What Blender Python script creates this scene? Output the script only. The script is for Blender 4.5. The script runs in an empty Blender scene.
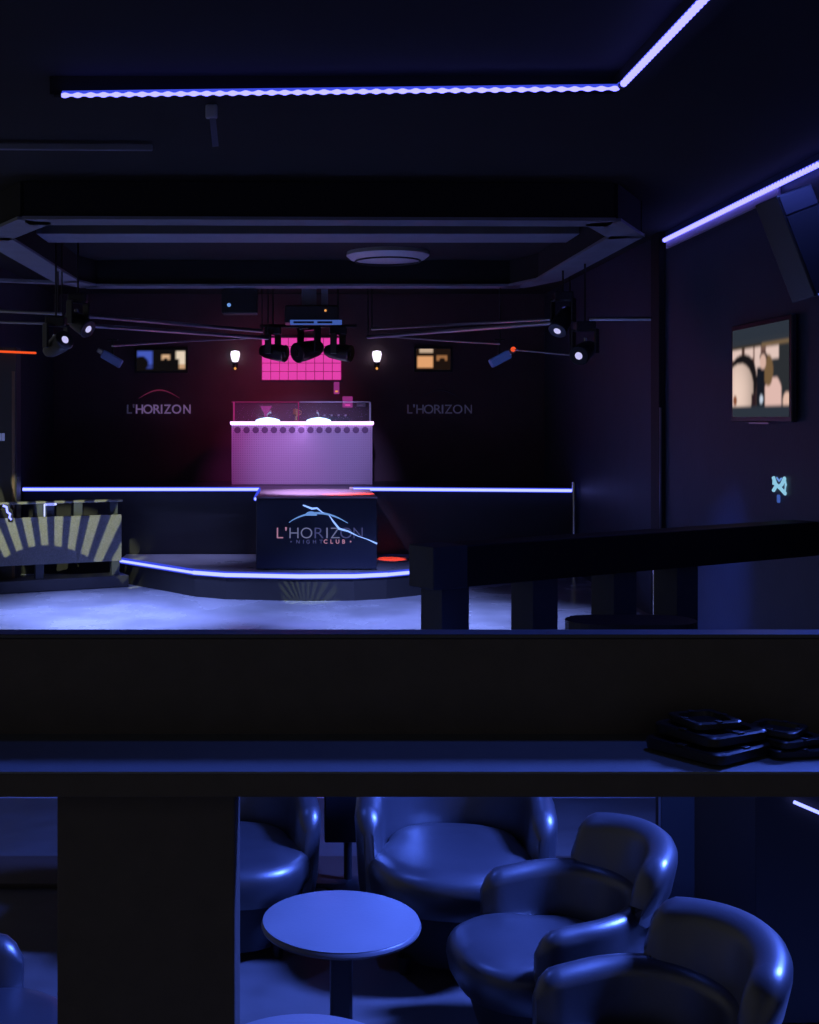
import bpy, bmesh, math, random
from mathutils import Vector, Matrix
random.seed(7)
S = bpy.context.scene
COL = S.collection
PI = math.pi
VX, VY, F, CZ = 299.0, 420.0, 1250.0, 2.45

def P(px, py, D):                       # reading aid: a point of the photo at distance D
    return Vector(((px - VX) * D / F, D, CZ + (VY - py) * D / F))

# ------------------------------------------------------------------ materials
def mat(name, col, rough=.6, metal=0.0, emit=None, es=0.0, noise=0.0, nscale=8.0, bump=0.0, spec=.5, alpha=None, rvar=0.0):
    m = bpy.data.materials.new(name); m.use_nodes = True
    nt = m.node_tree; b = nt.nodes['Principled BSDF']
    b.inputs['Base Color'].default_value = (*col, 1)
    b.inputs['Roughness'].default_value = rough
    b.inputs['Metallic'].default_value = metal
    b.inputs['Specular IOR Level'].default_value = spec
    if emit:
        b.inputs['Emission Color'].default_value = (*emit, 1); b.inputs['Emission Strength'].default_value = es
    if noise or bump or rvar:
        tc = nt.nodes.new('ShaderNodeTexCoord'); n = nt.nodes.new('ShaderNodeTexNoise')
        n.inputs['Scale'].default_value = nscale; n.inputs['Detail'].default_value = 6
        nt.links.new(tc.outputs['Object'], n.inputs['Vector'])
        if noise:
            r = nt.nodes.new('ShaderNodeMixRGB')
            r.inputs[1].default_value = (*[c * (1 - noise) for c in col], 1)
            r.inputs[2].default_value = (*[min(1, c * (1 + noise)) for c in col], 1)
            nt.links.new(n.outputs['Fac'], r.inputs[0]); nt.links.new(r.outputs[0], b.inputs['Base Color'])
        if rvar:
            mr = nt.nodes.new('ShaderNodeMapRange')
            mr.inputs[1].default_value = .3; mr.inputs[2].default_value = .7
            mr.inputs[3].default_value = max(.03, rough - rvar); mr.inputs[4].default_value = min(1, rough + rvar)
            nt.links.new(n.outputs['Fac'], mr.inputs[0]); nt.links.new(mr.outputs[0], b.inputs['Roughness'])
        if bump:
            bp = nt.nodes.new('ShaderNodeBump'); bp.inputs['Strength'].default_value = bump; bp.inputs['Distance'].default_value = .01
            n2 = nt.nodes.new('ShaderNodeTexNoise'); n2.inputs['Scale'].default_value = nscale * 12
            nt.links.new(tc.outputs['Object'], n2.inputs['Vector'])
            nt.links.new(n2.outputs['Fac'], bp.inputs['Height']); nt.links.new(bp.outputs[0], b.inputs['Normal'])
    if alpha is not None:
        b.inputs['Alpha'].default_value = alpha
    return m

def glow(name, col, s):
    m = bpy.data.materials.new(name); m.use_nodes = True; nt = m.node_tree
    nt.nodes.clear(); e = nt.nodes.new('ShaderNodeEmission'); o = nt.nodes.new('ShaderNodeOutputMaterial')
    e.inputs[0].default_value = (*col, 1); e.inputs[1].default_value = s
    nt.links.new(e.outputs[0], o.inputs[0]); return m

def screenmat(name, s):
    m = bpy.data.materials.new(name); m.use_nodes = True; nt = m.node_tree
    nt.nodes.clear(); e = nt.nodes.new('ShaderNodeEmission'); o = nt.nodes.new('ShaderNodeOutputMaterial')
    a = nt.nodes.new('ShaderNodeVertexColor'); a.layer_name = 'Picture'
    e.inputs[1].default_value = s
    nt.links.new(a.outputs[0], e.inputs[0]); nt.links.new(e.outputs[0], o.inputs[0]); return m

M = dict(
    wall=mat('dark_wall_paint', (.035, .045, .07), .75, noise=.25, nscale=3, bump=.15),
    wallside=mat('side_wall_paint', (.045, .058, .10), .5, noise=.2, nscale=2.5, bump=.2),
    backwall=mat('back_wall_cladding', (.09, .055, .065), .7, noise=.3, nscale=2, bump=.2),
    ceil=mat('ceiling_paint', (.016, .015, .016), .95, noise=.2, nscale=2),
    beam=mat('beam_paint', (.22, .23, .28), .7, noise=.15, nscale=4),
    floor=mat('dance_floor', (.36, .38, .43), .24, noise=.30, nscale=1.1, rvar=.12, bump=.05),
    loungefloor=mat('lounge_floor', (.085, .08, .08), .5, noise=.35, nscale=5, rvar=.1),
    stage=mat('stage_fascia', (.035, .035, .045), .35, noise=.2, nscale=3),
    stagetop=mat('stage_top', (.34, .34, .38), .35, noise=.2, nscale=2, rvar=.1),
    black=mat('black_laminate', (.105, .09, .082), .8, noise=.15, nscale=20, spec=.15),
    shelf=mat('shelf_laminate', (.15, .16, .18), .6, noise=.12, nscale=14, bump=.1),
    plastic=mat('black_plastic', (.02, .02, .024), .32, noise=.1, nscale=30),
    cans=mat('lamp_housing', (.015, .015, .018), .45),
    metal=mat('steel_tube', (.42, .43, .46), .3, metal=.9),
    chrome=mat('chrome', (.8, .8, .82), .14, metal=1),
    leather=mat('tub_chair_leather', (.030, .030, .035), .40, noise=.12, nscale=9, bump=.05, rvar=.03, spec=1.0),
    darkleather=mat('chair_base', (.02, .02, .025), .6),
    tabletop=mat('table_laminate', (.17, .17, .18), .36, noise=.12, nscale=6, bump=.05, rvar=.06),
    tableedge=mat('table_edge_band', (.10, .10, .11), .35),
    panel=mat('speckled_panel', (.23, .23, .24), .6, noise=.5, nscale=60),
    booth=mat('booth_perforated_front', (.36, .30, .38), .55, noise=.1, nscale=10),
    rail=mat('rail_paint', (.06, .07, .10), .6, noise=.15, nscale=5),
    raildark=mat('rail_dark_paint', (.012, .012, .015), .6),
    white=mat('white_plastic', (.6, .6, .62), .4),
    gold=mat('brass_cup', (.6, .4, .15), .3, metal=.8),
        stripstage=glow('stage_strip_light', (.22, .25, 1.0), 2.8),
    halo=glow('painted_blue_halo', (.05, .08, .85), .9),  # emissive blue that paints the halo round the light strips
    rope=glow('rope_light', (.17, .16, 1.0), 3.6),
    boothstrip=glow('booth_strip_light', (.80, .42, 1.0), 3.2),
    orange=glow('orange_strip_light', (1.0, .10, .02), .9),
    pink=glow('pink_lit_glass', (.80, .055, .42), .95),
    pinkd=glow('pink_note', (.55, .06, .40), .45),
    lampw=glow('lamp_glass_glow', (.9, .80, 1.0), 1.6),
    lampb=glow('work_lamp_glow', (.45, .65, 1.0), 3.0),
    amber=glow('amber_indicator', (1, .42, .1), .8),
    redled=glow('red_indicator', (1, .1, .03), .8),
    lens=glow('fixture_lens_glow', (.62, .60, 1.0), .9),
    signblue=glow('blue_sign_face', (.06, .13, .50), .75),
    signwhite=glow('sign_letter_light', (.30, .32, .62), .42),
    signpink=glow('sign_letter_pink', (.75, .36, .58), .50),
    signdim=glow('sign_letter_dim', (.10, .11, .32), .5),
    signarc=glow('sign_arc_light', (.18, .38, .90), .75),
    streak=glow('light_streak_glow', (.25, .42, 1.0), 1.4),
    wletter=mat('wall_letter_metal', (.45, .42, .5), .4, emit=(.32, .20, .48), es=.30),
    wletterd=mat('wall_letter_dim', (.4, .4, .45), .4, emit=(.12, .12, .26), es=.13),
    walldecal=glow('wall_emblem_light', (.35, .75, 1.0), .75),
    tvpic=screenmat('television_picture', .78),
)
_l = M['leather'].node_tree.nodes['Principled BSDF']; _l.inputs['Coat Weight'].default_value = .6; _l.inputs['Coat Roughness'].default_value = .34
g = bpy.data.materials.new('booth_glass'); g.use_nodes = True
_b = g.node_tree.nodes['Principled BSDF']; _b.inputs['Base Color'].default_value = (.8, .75, .85, 1)
_b.inputs['Roughness'].default_value = .08; _b.inputs['Transmission Weight'].default_value = .9
_b.inputs['IOR'].default_value = 1.05; _b.inputs['Alpha'].default_value = .35
M['glass'] = g

# perforated booth front: dot pattern
def perforate(m, scale=26):
    nt = m.node_tree; b = nt.nodes['Principled BSDF']
    tc = nt.nodes.new('ShaderNodeTexCoord'); v = nt.nodes.new('ShaderNodeTexVoronoi')
    v.inputs['Scale'].default_value = scale; v.inputs['Randomness'].default_value = 0
    nt.links.new(tc.outputs['Object'], v.inputs['Vector'])
    r = nt.nodes.new('ShaderNodeValToRGB'); r.color_ramp.elements[0].position = .22; r.color_ramp.elements[1].position = .34
    r.color_ramp.elements[0].color = (.22, .17, .24, 1); r.color_ramp.elements[1].color = (.40, .33, .42, 1)
    nt.links.new(v.outputs['Distance'], r.inputs[0]); nt.links.new(r.outputs[0], b.inputs['Base Color'])
perforate(M['booth'])

# ------------------------------------------------------------------ mesh helpers
class MB:
    def __init__(s): s.bm = bmesh.new()
    def box(s, c, size, rot=None, bevel=0.0, seg=2):
        t = bmesh.new(); bmesh.ops.create_cube(t, size=1)
        bmesh.ops.scale(t, vec=Vector(size), verts=t.verts)
        if bevel: bmesh.ops.bevel(t, geom=t.edges[:], offset=bevel, segments=seg, affect='EDGES', profile=.5)
        if rot is not None: bmesh.ops.transform(t, matrix=rot.to_4x4(), verts=t.verts)
        bmesh.ops.translate(t, vec=Vector(c), verts=t.verts); s._merge(t); return s
    def _merge(s, t):
        me = bpy.data.meshes.new('tmp'); t.to_mesh(me); t.free(); s.bm.from_mesh(me); bpy.data.meshes.remove(me)
    def cyl(s, a, b, r1, r2=None, n=24, caps=True):
        a, b = Vector(a), Vector(b); r2 = r1 if r2 is None else r2
        z = (b - a).normalized(); x = z.orthogonal().normalized(); y = z.cross(x)
        A = [s.bm.verts.new(a + r1 * (math.cos(2*PI*i/n) * x + math.sin(2*PI*i/n) * y)) for i in range(n)]
        B = [s.bm.verts.new(b + r2 * (math.cos(2*PI*i/n) * x + math.sin(2*PI*i/n) * y)) for i in range(n)]
        for i in range(n): s.bm.faces.new((A[i], A[(i+1) % n], B[(i+1) % n], B[i]))
        if caps: s.bm.faces.new(A[::-1]); s.bm.faces.new(B)
        return s
    def tube(s, pts, r, n=10):
        pts = [Vector(p) for p in pts]; rf = r if callable(r) else (lambda i: r); rings = []
        for i, p in enumerate(pts):
            d = (pts[min(i+1, len(pts)-1)] - pts[max(i-1, 0)]).normalized()
            up = Vector((0, 0, 1)) if abs(d.z) < .95 else Vector((0, 1, 0))
            x = d.cross(up).normalized(); y = d.cross(x)
            rings.append([s.bm.verts.new(p + rf(i) * (math.cos(2*PI*k/n) * x + math.sin(2*PI*k/n) * y)) for k in range(n)])
        s.loft(rings, True); return s
    def loft(s, rings, closed=True, caps=True):
        n = len(rings[0])
        for a, b in zip(rings, rings[1:]):
            for k in range(n if closed else n - 1):
                s.bm.faces.new((a[k], a[(k+1) % n], b[(k+1) % n], b[k]))
        if caps: s.bm.faces.new(rings[0][::-1]); s.bm.faces.new(rings[-1])
    def rings(s, R): return [[s.bm.verts.new(Vector(v)) for v in r] for r in R]
    def lathe(s, prof, c=(0, 0, 0), n=48):
        c = Vector(c); R = s.rings([[c + Vector((r*math.cos(2*PI*k/n), r*math.sin(2*PI*k/n), z)) for k in range(n)] for r, z in prof])
        s.loft(R); return s
    def prism(s, poly, z0, z1):
        A = [s.bm.verts.new((x, y, z0)) for x, y in poly]; B = [s.bm.verts.new((x, y, z1)) for x, y in poly]; n = len(poly)
        for i in range(n): s.bm.faces.new((A[i], A[(i+1) % n], B[(i+1) % n], B[i]))
        s.bm.faces.new(A[::-1]); s.bm.faces.new(B); return s
    def build(s, name, m, parent=None, smooth=False, origin=None):
        bmesh.ops.recalc_face_normals(s.bm, faces=s.bm.faces)
        me = bpy.data.meshes.new(name); s.bm.to_mesh(me); s.bm.free()
        if smooth:
            me.set_sharp_from_angle(angle=math.radians(40)) if hasattr(me, 'set_sharp_from_angle') else None
            for p in me.polygons: p.use_smooth = True
        o = bpy.data.objects.new(name, me); me.materials.append(m); COL.objects.link(o)
        if origin is not None:
            me.transform(Matrix.Translation(-Vector(origin))); o.location = origin
        if parent: o.parent = parent
        return o
def tag(o, label=None, cat=None, group=None, kind=None):
    for k, v in (('label', label), ('category', cat), ('group', group), ('kind', kind)):
        if v: o[k] = v
    return o
def thing(name, label, cat, loc=(0, 0, 0), rz=0, group=None):
    o = bpy.data.objects.new(name, None); COL.objects.link(o); o.empty_display_size = .1
    o.location = loc; o.rotation_euler = (0, 0, rz); return tag(o, label, cat, group)
def copy_tree(o, parent=None):
    c = o.copy(); COL.objects.link(c); c.parent = parent
    for ch in [x for x in bpy.data.objects if x.parent == o]: copy_tree(ch, c)
    return c
def placed(src, loc, rz, label, scale=None):
    c = copy_tree(src); c.location = loc; c.rotation_euler = (0, 0, rz); c['label'] = label
    if scale: c.scale = (scale,) * 3
    return c
def text(name, body, size, m, parent=None, loc=(0, 0, 0), rot=(PI/2, 0, 0), depth=.01, xs=1.0, spacing=1.0, width=None, weight=0.0):
    cu = bpy.data.curves.new(name, 'FONT'); cu.body = body; cu.size = size; cu.extrude = depth/2; cu.align_x = 'CENTER'; cu.space_character = spacing
    cu.offset = weight; cu.resolution_u = 4
    t = bpy.data.objects.new('tmp', cu); COL.objects.link(t)
    bpy.context.view_layer.update(); dg = bpy.context.evaluated_depsgraph_get()
    me = bpy.data.meshes.new_from_object(t.evaluated_get(dg)); bpy.data.objects.remove(t)
    k = xs
    if width:
        w = max(v.co.x for v in me.vertices) - min(v.co.x for v in me.vertices); k = width / w
    me.transform(Matrix.Diagonal((k, 1, 1, 1)))
    me.materials.clear(); me.materials.append(m)
    o = bpy.data.objects.new(name, me); COL.objects.link(o); o.location = loc; o.rotation_euler = rot
    if parent: o.parent = parent
    return o
def painted(name, W, H, nx, ny, fn, m, parent, mw, soft=1):
    """a screen face of nx by ny cells, each cell with its own picture colour"""
    me = bpy.data.meshes.new(name); vs, fs = [], []
    for j in range(ny + 1):
        for i in range(nx + 1): vs.append(((i / nx - .5) * W, 0, (j / ny - .5) * H))
    for j in range(ny):
        for i in range(nx):
            a = j * (nx + 1) + i; fs.append((a, a + 1, a + nx + 2, a + nx + 1))
    me.from_pydata(vs, [], fs); at = me.color_attributes.new('Picture', 'FLOAT_COLOR', 'POINT')
    G = [[fn(i / nx, j / ny) for i in range(nx + 1)] for j in range(ny + 1)]
    for _ in range(soft):
        G = [[tuple(sum(G[min(ny, max(0, j + b))][min(nx, max(0, i + a))][c] for a in (-1, 0, 1) for b in (-1, 0, 1)) / 9 for c in range(3))
              for i in range(nx + 1)] for j in range(ny + 1)]
    for j in range(ny + 1):
        for i in range(nx + 1): at.data[j * (nx + 1) + i].color = (*G[j][i], 1)
    me.materials.append(m); o = bpy.data.objects.new(name, me); COL.objects.link(o); o.parent = parent; o.matrix_local = mw
    return o
def inside(u, v, cx, cy, rx, ry): return ((u - cx) / rx) ** 2 + ((v - cy) / ry) ** 2 < 1

# ------------------------------------------------------------------ the setting
WX = 4.42
H = 4.72
YB = 22.5
st = lambda o: tag(o, kind='structure')
st(MB().box((0, 15.35, -.05), (9.4, 14.5, .1)).build('floor', M['floor']))
st(MB().box((0, 4.05, -.05), (9.4, 8.09, .1)).build('floor_lounge', M['loungefloor']))
st(MB().box((0, .95, .80), (5.0, 3.1, .1)).build('floor_raised', M['black']))
st(MB().box((0, 10.5, H + .05), (9.4, 24.4, .1)).build('ceiling', M['ceil']))
st(MB().box((0, YB + .05, H/2), (9.4, .1, H)).build('wall_back', M['backwall']))
st(MB().box((WX + .05, 10.5, H/2), (.1, 24, H)).build('wall_right', M['wallside']))
st(MB().box((-WX - .05, 20.2, H/2), (.1, 4.6, H)).build('wall_left', M['wall']))
# pilaster on the right wall with a thin metal corner line
st(MB().box((WX - .04, 15.25, H/2), (.08, .35, H), bevel=.008).build('trim_1', M['raildark']))
st(MB().box((WX - .07, 15.05, 1.30), (.02, .02, 2.6)).build('trim_2', M['metal']))
# fascia the near ceiling strip runs along
fz = 4.66
st(MB().box((.255, 8.32, fz), (3.8, .14, .12)).build('trim_3', M['ceil']))
st(MB().box((2.15, 4.2, fz), (.14, 8.1, .12)).build('trim_4', M['ceil']))

# ceiling frame: octagonal dropped beams over the dance floor
def beam_path(pts, w, h, z, closed=False):
    b = MB()
    n = len(pts)
    for i in range(n if closed else n - 1):
        a, c = Vector((*pts[i], 0)), Vector((*pts[(i+1) % n], 0)); d = c - a
        b.box(((a.x + c.x)/2, (a.y + c.y)/2, z + h/2), (d.length + w*.4, w, h), Matrix.Rotation(math.atan2(d.y, d.x), 3, 'Z'))
    return b
z8 = 4.35
oct_ = [(-2.55, 12.0), (2.95, 12.1), (3.4, 13.0), (3.4, 17.0), (3.1, 17.9), (-3.0, 17.9), (-3.2, 17.2), (-3.2, 13.1)]
o = thing('ceiling_frame', 'dropped octagonal ceiling frame of dark beams with pale lit undersides over the dance floor', 'ceiling frame', (0, 0, 0))
beam_path(oct_, .30, .33, z8 + .035, True).build('shaded_sides', M['ceil'], o)  # sides coloured black for their shade, only the underside pale as if lit
beam_path(oct_, .36, .03, z8, True).build('lit_underside', M['beam'], o)
tag(MB().box((.1, 14.6, 4.64), (6.2, .7, .14), bevel=.01).build('ceiling_beam', M['beam']),
    'wide flat cross beam inside the octagonal ceiling frame', 'beam')
tag(MB().box((-3.83, 17.3, 4.37), (1.10, .16, .04), Matrix.Rotation(.35, 3, 'Z')).build('ceiling_brace', M['beam']),
    'short slanted beam running from the ceiling frame to the left wall', 'beam')
tag(MB().box((-2.4, 10.2, 4.68), (2.4, .05, .05), Matrix.Rotation(.03, 3, 'Z'), bevel=.01).build('ceiling_batten', M['beam']),
    'short dim batten on the dark ceiling, upper left', 'batten')
# oval ceiling disc
o = thing('ceiling_disc', 'pale flat round ceiling disc behind the front beam of the octagonal frame', 'ceiling disc', (1.2, 16.9, H))
MB().lathe([(.02, 0), (.55, 0), (.56, -.05), (.5, -.10), (.02, -.11)]).build('plate', M['white'], o, True)
MB().tube([(.44*math.cos(a*PI/12), .44*math.sin(a*PI/12), -.125) for a in range(25)], .012, 6).build('rim', M['raildark'], o)
# hanging bracket near the rope light
o = thing('ceiling_bracket', 'small pale hanging bracket just under the rope light, upper left', 'bracket', (-.63, 9.0, H))
MB().box((0, 0, -.05), (.085, .05, .10), bevel=.012).build('clamp', M['white'], o)
MB().box((.018, 0, -.19), (.045, .02, .22), Matrix.Rotation(-.10, 3, 'Y')).build('strap', M['beam'], o)

# ------------------------------------------------------------------ LED strips
def rope(name, pts, label, r=.018, pitch=.075, m='rope', caps=True, back=(0, .022, .016)):
    L = []; path = [Vector(p) for p in pts]
    for a, b in zip(path, path[1:]):
        n = max(2, int((b - a).length / (pitch / 6)))
        L += [a.lerp(b, i / n) for i in range(n)]
    L.append(path[-1])
    o = MB().tube(L, lambda i: r * (1 + .42 * math.sin(i * 2 * PI / 6)), 8).build(name, M[m], None, True)
    MB().tube([p + Vector(back) for p in path], r * 1.45, 10).build('halo_tube', M['halo'], o, True)  # added glowing tube, paints the rope's blue halo
    tag(o, label, 'light strip')
    if caps:
        MB().cyl(L[0] + (L[0]-L[1]).normalized()*.05, L[0], r*1.3, n=10).build('end_cap', M['cans'], o)
    return o
zs = 4.585
rope('rope_light', [(-1.56, 8.22, zs), (2.055, 8.05, zs), (2.06, 8.0, zs)], 'thin rope light running across under the dark ceiling', .013, .085)
rope('rope_light', [(2.06, 7.94, zs), (2.05, 3.2, zs)], 'rope light turning from the ceiling corner towards the viewer, top centre right', .017, .06, back=(.02, 0, .024))
o = rope('rope_light', [(WX - .05, 14.95, 4.60), (WX - .05, 11.6, 4.60), (WX - .05, 9.0, 4.60), (WX - .05, 4.0, 4.60)],
     'rope light sloping down along the top of the right wall', .020, .07, back=(.016, 0, .010))
MB().box((WX - .018, 13.2, 4.545), (.03, 3.5, .10), bevel=.01).build('backing_strip', mat('strip_backing', (.5, .4, .6), .5), o)
# stage strips, straight diffused bars
def bar(name, pts, label, r=.028):
    o = MB().tube(pts, r*.8, 10).build(name, M['stripstage'], None, True)
    MB().tube([Vector(p) + Vector((0, .03, 0)) for p in pts], r*1.3, 10).build('halo_tube', M['halo'], o, True); tag(o, label, 'light strip')  # wider glowing tube paints a blue halo behind the bar
    MB().cyl(pts[0], Vector(pts[0]) + (Vector(pts[0]) - Vector(pts[1])).normalized()*.06, r*1.15, n=12).build('end_cap', M['white'], o)
    return o
ZS = 1.35
YS = 19.9
bar('stage_light_bar', [(-4.38, YS - .075, ZS), (-.62, YS - .075, ZS), (-.62, 19.3, ZS - .02), (-.62, 17.9, ZS - .03)], 'straight light bar along the stage edge left of the sign block')
bar('stage_light_bar', [(.86, YS - .075, ZS + .005), (4.36, YS - .075, ZS - .02)], 'straight light bar along the stage edge right of the sign block')
low = [(-2.75, 18.9), (-1.45, 17.35), (-1.0, 17.08), (.0, 16.92), (.75, 16.95), (1.2, 17.12), (1.72, 17.5)]
bar('floor_light_bar', [(x, y - .05, .34) for x, y in low], 'bent light bar around the front lip of the low stage', .034)

# ------------------------------------------------------------------ stages
tag(MB().box((0, (YS + YB)/2 - .01, ZS/2), (2*WX - .03, YB - YS - .02, ZS), bevel=.01).build('stage', M['stage']),
    'tall black stage across the back of the room carrying the booth', 'stage')
tag(MB().prism([(-2.75, 18.9)] + low[1:] + [(1.95, 19.86), (-2.75, 19.86)], 0, .30).build('low_stage', M['raildark']),
    'low stage with a bent front lip before the tall stage', 'stage')
MB().prism([(-2.74, 18.92)] + [(x, y + .02) for x, y in low[1:]] + [(1.94, 19.85), (-2.74, 19.85)], .30, .32).build('top_board', M['stagetop'], bpy.data.objects['low_stage'])
# sign block
b0, b1, by0, by1 = -.61, 1.11, 17.75, YS - .02
o = thing('sign_block', 'dark block jutting out from the stage with the club name on its front', 'block', ((b0+b1)/2, by0, .33))
cx = (b0+b1)/2
def loc(o, x, y, z): return (x - o.location.x, y - o.location.y, z - o.location.z)
MB().box(loc(o, cx, (by0+by1)/2, .835), (b1-b0, by1-by0, 1.0), bevel=.015).build('body', M['stage'], o)
MB().box(loc(o, cx, (by0+by1)/2, 1.345), (b1-b0+.01, by1-by0, .018)).build('top_board', M['booth'], o)
fp = MB().box(loc(o, cx, by0 - .008, .83), (b1-b0-.03, .016, .98)).build('front_panel', mat('sign_panel', (.02, .026, .05), .3), o)
yf = by0 - .025
def px2(x, y, D=by0): v = P(x, y, D); return v.x, v.z
tx, tz = px2(319, 539)
ltrs = ["L", "'", "H", "O", "R", "I", "Z", "O", "N"]
lm = ['signpink', 'signpink', 'signwhite', 'signwhite', 'signdim', 'signwhite', 'signwhite', 'signdim', 'signdim']
xsx = [279.5, 286, 294, 306.5, 318.5, 327, 335, 346, 358]
for ch, k, x in zip(ltrs, lm, xsx):
    X, Z = px2(x, 538.2)
    text('letter', ch, .225, M[k], fp, loc(o, X, yf, Z), width={"'": .025, 'I': .022, 'O': .165, 'L': .09}.get(ch, .13), weight=-.002)
for ch, x in zip("•NIGHT", [292, 299, 304.5, 309, 315.5, 322]):
    X, Z = px2(x - 1, 543.3); text('letter', ch, .075, M['signdim'], fp, loc(o, X, yf, Z), weight=.001)
for ch, x in zip("CLUB•", [326.5, 332.5, 338.5, 344.5, 351.5]):
    X, Z = px2(x - 1, 543.3); text('letter', ch, .08, M['signpink'], fp, loc(o, X, yf, Z), weight=.002)
arc = []
for i in range(21):
    t = i / 20; x = 289 + 59*t; y = 522.5 - 9.8*math.sin(PI*min(1, t*1.02))**.8 + .5*t
    X, Z = px2(x, y); arc.append(loc(o, X, yf, Z))
MB().tube(arc, lambda i: .004 + .013*math.sin(PI*i/20), 6).build('arc_mark', M['signarc'], fp)
dm = MB(); X, Z = px2(311, 515.5)
pts = [loc(o, X + .085*math.cos(a*PI/12), yf - .002, Z + .06*math.sin(a*PI/12)) for a in range(13)]
A = [dm.bm.verts.new(p) for p in pts]; B = [dm.bm.verts.new((p[0], p[1] + .01, p[2])) for p in pts]
dm.loft([A, B]); dm.build('dome_mark', M['signarc'], fp)
bp = [(303, 505), (312, 508.5), (317, 508), (322, 512), (329, 515), (333, 521), (339, 528.5), (348, 531), (358, 536), (367, 539), (377, 543.5)]
MB().tube([loc(o, *[(lambda v: (v[0], yf - .006, v[1]))(px2(*q))][0]) for q in bp], lambda i: .011 + .006*math.sin(i*1.3), 6).build('light_streak', M['streak'], fp)  # streak of light across the panel, modelled as a glowing tube

# ------------------------------------------------------------------ DJ booth
bw = 2.40
bx = (302 - VX) * 21.1 / F
o = thing('dj_booth', 'perforated booth glowing violet with a bright strip along its top edge', 'booth', (bx, 21.1, ZS))
MB().box((0, .02, .53), (bw - .02, .03, 1.04), bevel=.006).build('front_panel', M['booth'], o)
for s in (-1, 1): MB().box((s*(bw/2 - .02), .4, .52), (.03, .75, 1.02), bevel=.006).build('side_panel', M['plastic'], o)
MB().box((0, .38, 1.055), (bw + .02, .82, .03), bevel=.006).build('worktop', M['plastic'], o)
q = MB()
for i in range(60): q.cyl((-bw/2 + .02 + i*(bw-.04)/59 - .02, -.03, 1.045), (-bw/2 + .02 + i*(bw-.04)/59 + .02, -.03, 1.045), .03, n=8)
q.box((0, -.03, 1.05), (bw + .02, .04, .05), bevel=.01).build('light_strip', M['boothstrip'], o)
q = MB()
for i in range(15):
    x = -bw/2 + .11 + i*(bw-.2)/14.3
    q.bm.verts.index_update(); q.cyl((x, -.002, .93), (x, .006, .93), .055, n=18)
q.build('scallop_shade', mat('scallop_shade', (.10, .05, .11), .5), o)  # dark discs paint the scalloped edge of the strip's glow
# glass guard with frame
gz = 1.07
MB().box((0, .12, gz + .16), (bw - .1, .012, .30)).build('glass_guard', M['glass'], o)
MB().box((-bw/2 + .045, .12, gz + .17), (.03, .03, .33)).box((-.06, .12, gz + .17), (.016, .02, .33)).box((-.62, .12, gz + .335), (1.16, .015, .012)).build(
    'pink_frame', glow('pink_frame_glow', (.70, .05, .32), .38), o)
MB().box((bw/2 - .045, .12, gz + .17), (.03, .03, .33)).box((.55, .12, gz + .335), (1.2, .015, .012)).build('guard_frame', M['metal'], o)
# gear on the booth
def desk_lamp(x, label, tip):
    v = P(x, 418, 21.25)
    t = thing('work_lamp', label, 'lamp', (v.x, 21.42, ZS + 1.07), 0, 'work lamps on the booth')
    MB().lathe([(.02, 0), (.07, 0), (.07, .015), (.02, .02)], n=20).build('base', M['cans'], t, True)
    MB().tube([(0, 0, .02), (0, .03, .12), (tip, .0, .19), (tip, -.08, .15)], .010, 8).build('neck', M['metal'], t)
    MB().lathe([(.02, .115), (.12, .10), (.205, .07), (.21, .05), (.02, .045)], (tip*.2, -.14, -.04), n=28).build('shade', M['lampb'], t, True)
desk_lamp(267, 'left bright oval work lamp on the booth behind the glass', .06)
desk_lamp(319, 'right bright oval work lamp on the booth behind the glass', -.03)
t = thing('glass_vase', 'small pink glass vase standing between the booth guard and the left lamp', 'vase', (P(267, 418, 21.5).x - .02, 21.62, ZS + 1.07))
MB().lathe([(.02, 0), (.06, 0), (.03, .06), (.025, .12), (.10, .27), (.085, .27), (.02, .13)], n=24).build('bowl', M['pinkd'], t, True)
v = P(296, 412, 21.5)
t = thing('gold_cup', 'tiny gold cup on the booth left of the middle', 'cup', (v.x, 21.5, ZS + 1.07))
MB().lathe([(.01, 0), (.05, 0), (.02, .03), (.018, .09), (.055, .13), (.05, .22), (.04, .22), (.01, .1)], n=20).build('bowl', M['gold'], t, True)
MB().tube([(.05, 0, .2), (.09, 0, .18), (.085, 0, .13), (.03, 0, .11)], .007, 6).build('handle', M['gold'], t)
# microphone-like speaker boxes / mixer
t = thing('mixing_desk', 'small dark mixing desk on the right half of the booth', 'mixer', (.62, 21.5, ZS + 1.07))
MB().box((0, 0, .05), (.5, .3, .09), bevel=.01).build('body', M['plastic'], t)
for i in range(4): MB().cyl((-.18 + i*.12, -.05, .095), (-.18 + i*.12, -.05, .125), .018, n=12).build('knob', M['white'], t)

# ------------------------------------------------------------------ back wall: pink window, notes, sconces, wall lettering, monitors
YW = YB - .005
def wallpt(x, y): v = P(x, y, YW); return v.x, v.z
x0, z1 = wallpt(262, 338); x1, z0 = wallpt(341, 380)
o = thing('pink_tile_window', 'pink lit window of square glass panes above the booth', 'window', ((x0+x1)/2, YW, (z0+z1)/2))
MB().box((0, -.02, 0), (x1-x0, .02, z1-z0)).build('glass_panes', M['pink'], o)
q = MB()
for i in range(10): q.box((-(x1-x0)/2 + i*(x1-x0)/9, -.035, 0), (.012, .012, z1-z0))
for j in range(6): q.box((0, -.035, -(z1-z0)/2 + j*(z1-z0)/5), (x1-x0, .012, .012))
q.build('glazing_bars', mat('pink_glazing', (.25, .03, .12), .5, emit=(.4, .02, .18), es=.5), o)
MB().box((0, -.02, (z1-z0)/2+.02), (x1-x0+.06, .04, .03)).box((0, -.02, -(z1-z0)/2-.02), (x1-x0+.06, .04, .03)).build('frame', M['wall'], o)
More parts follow.
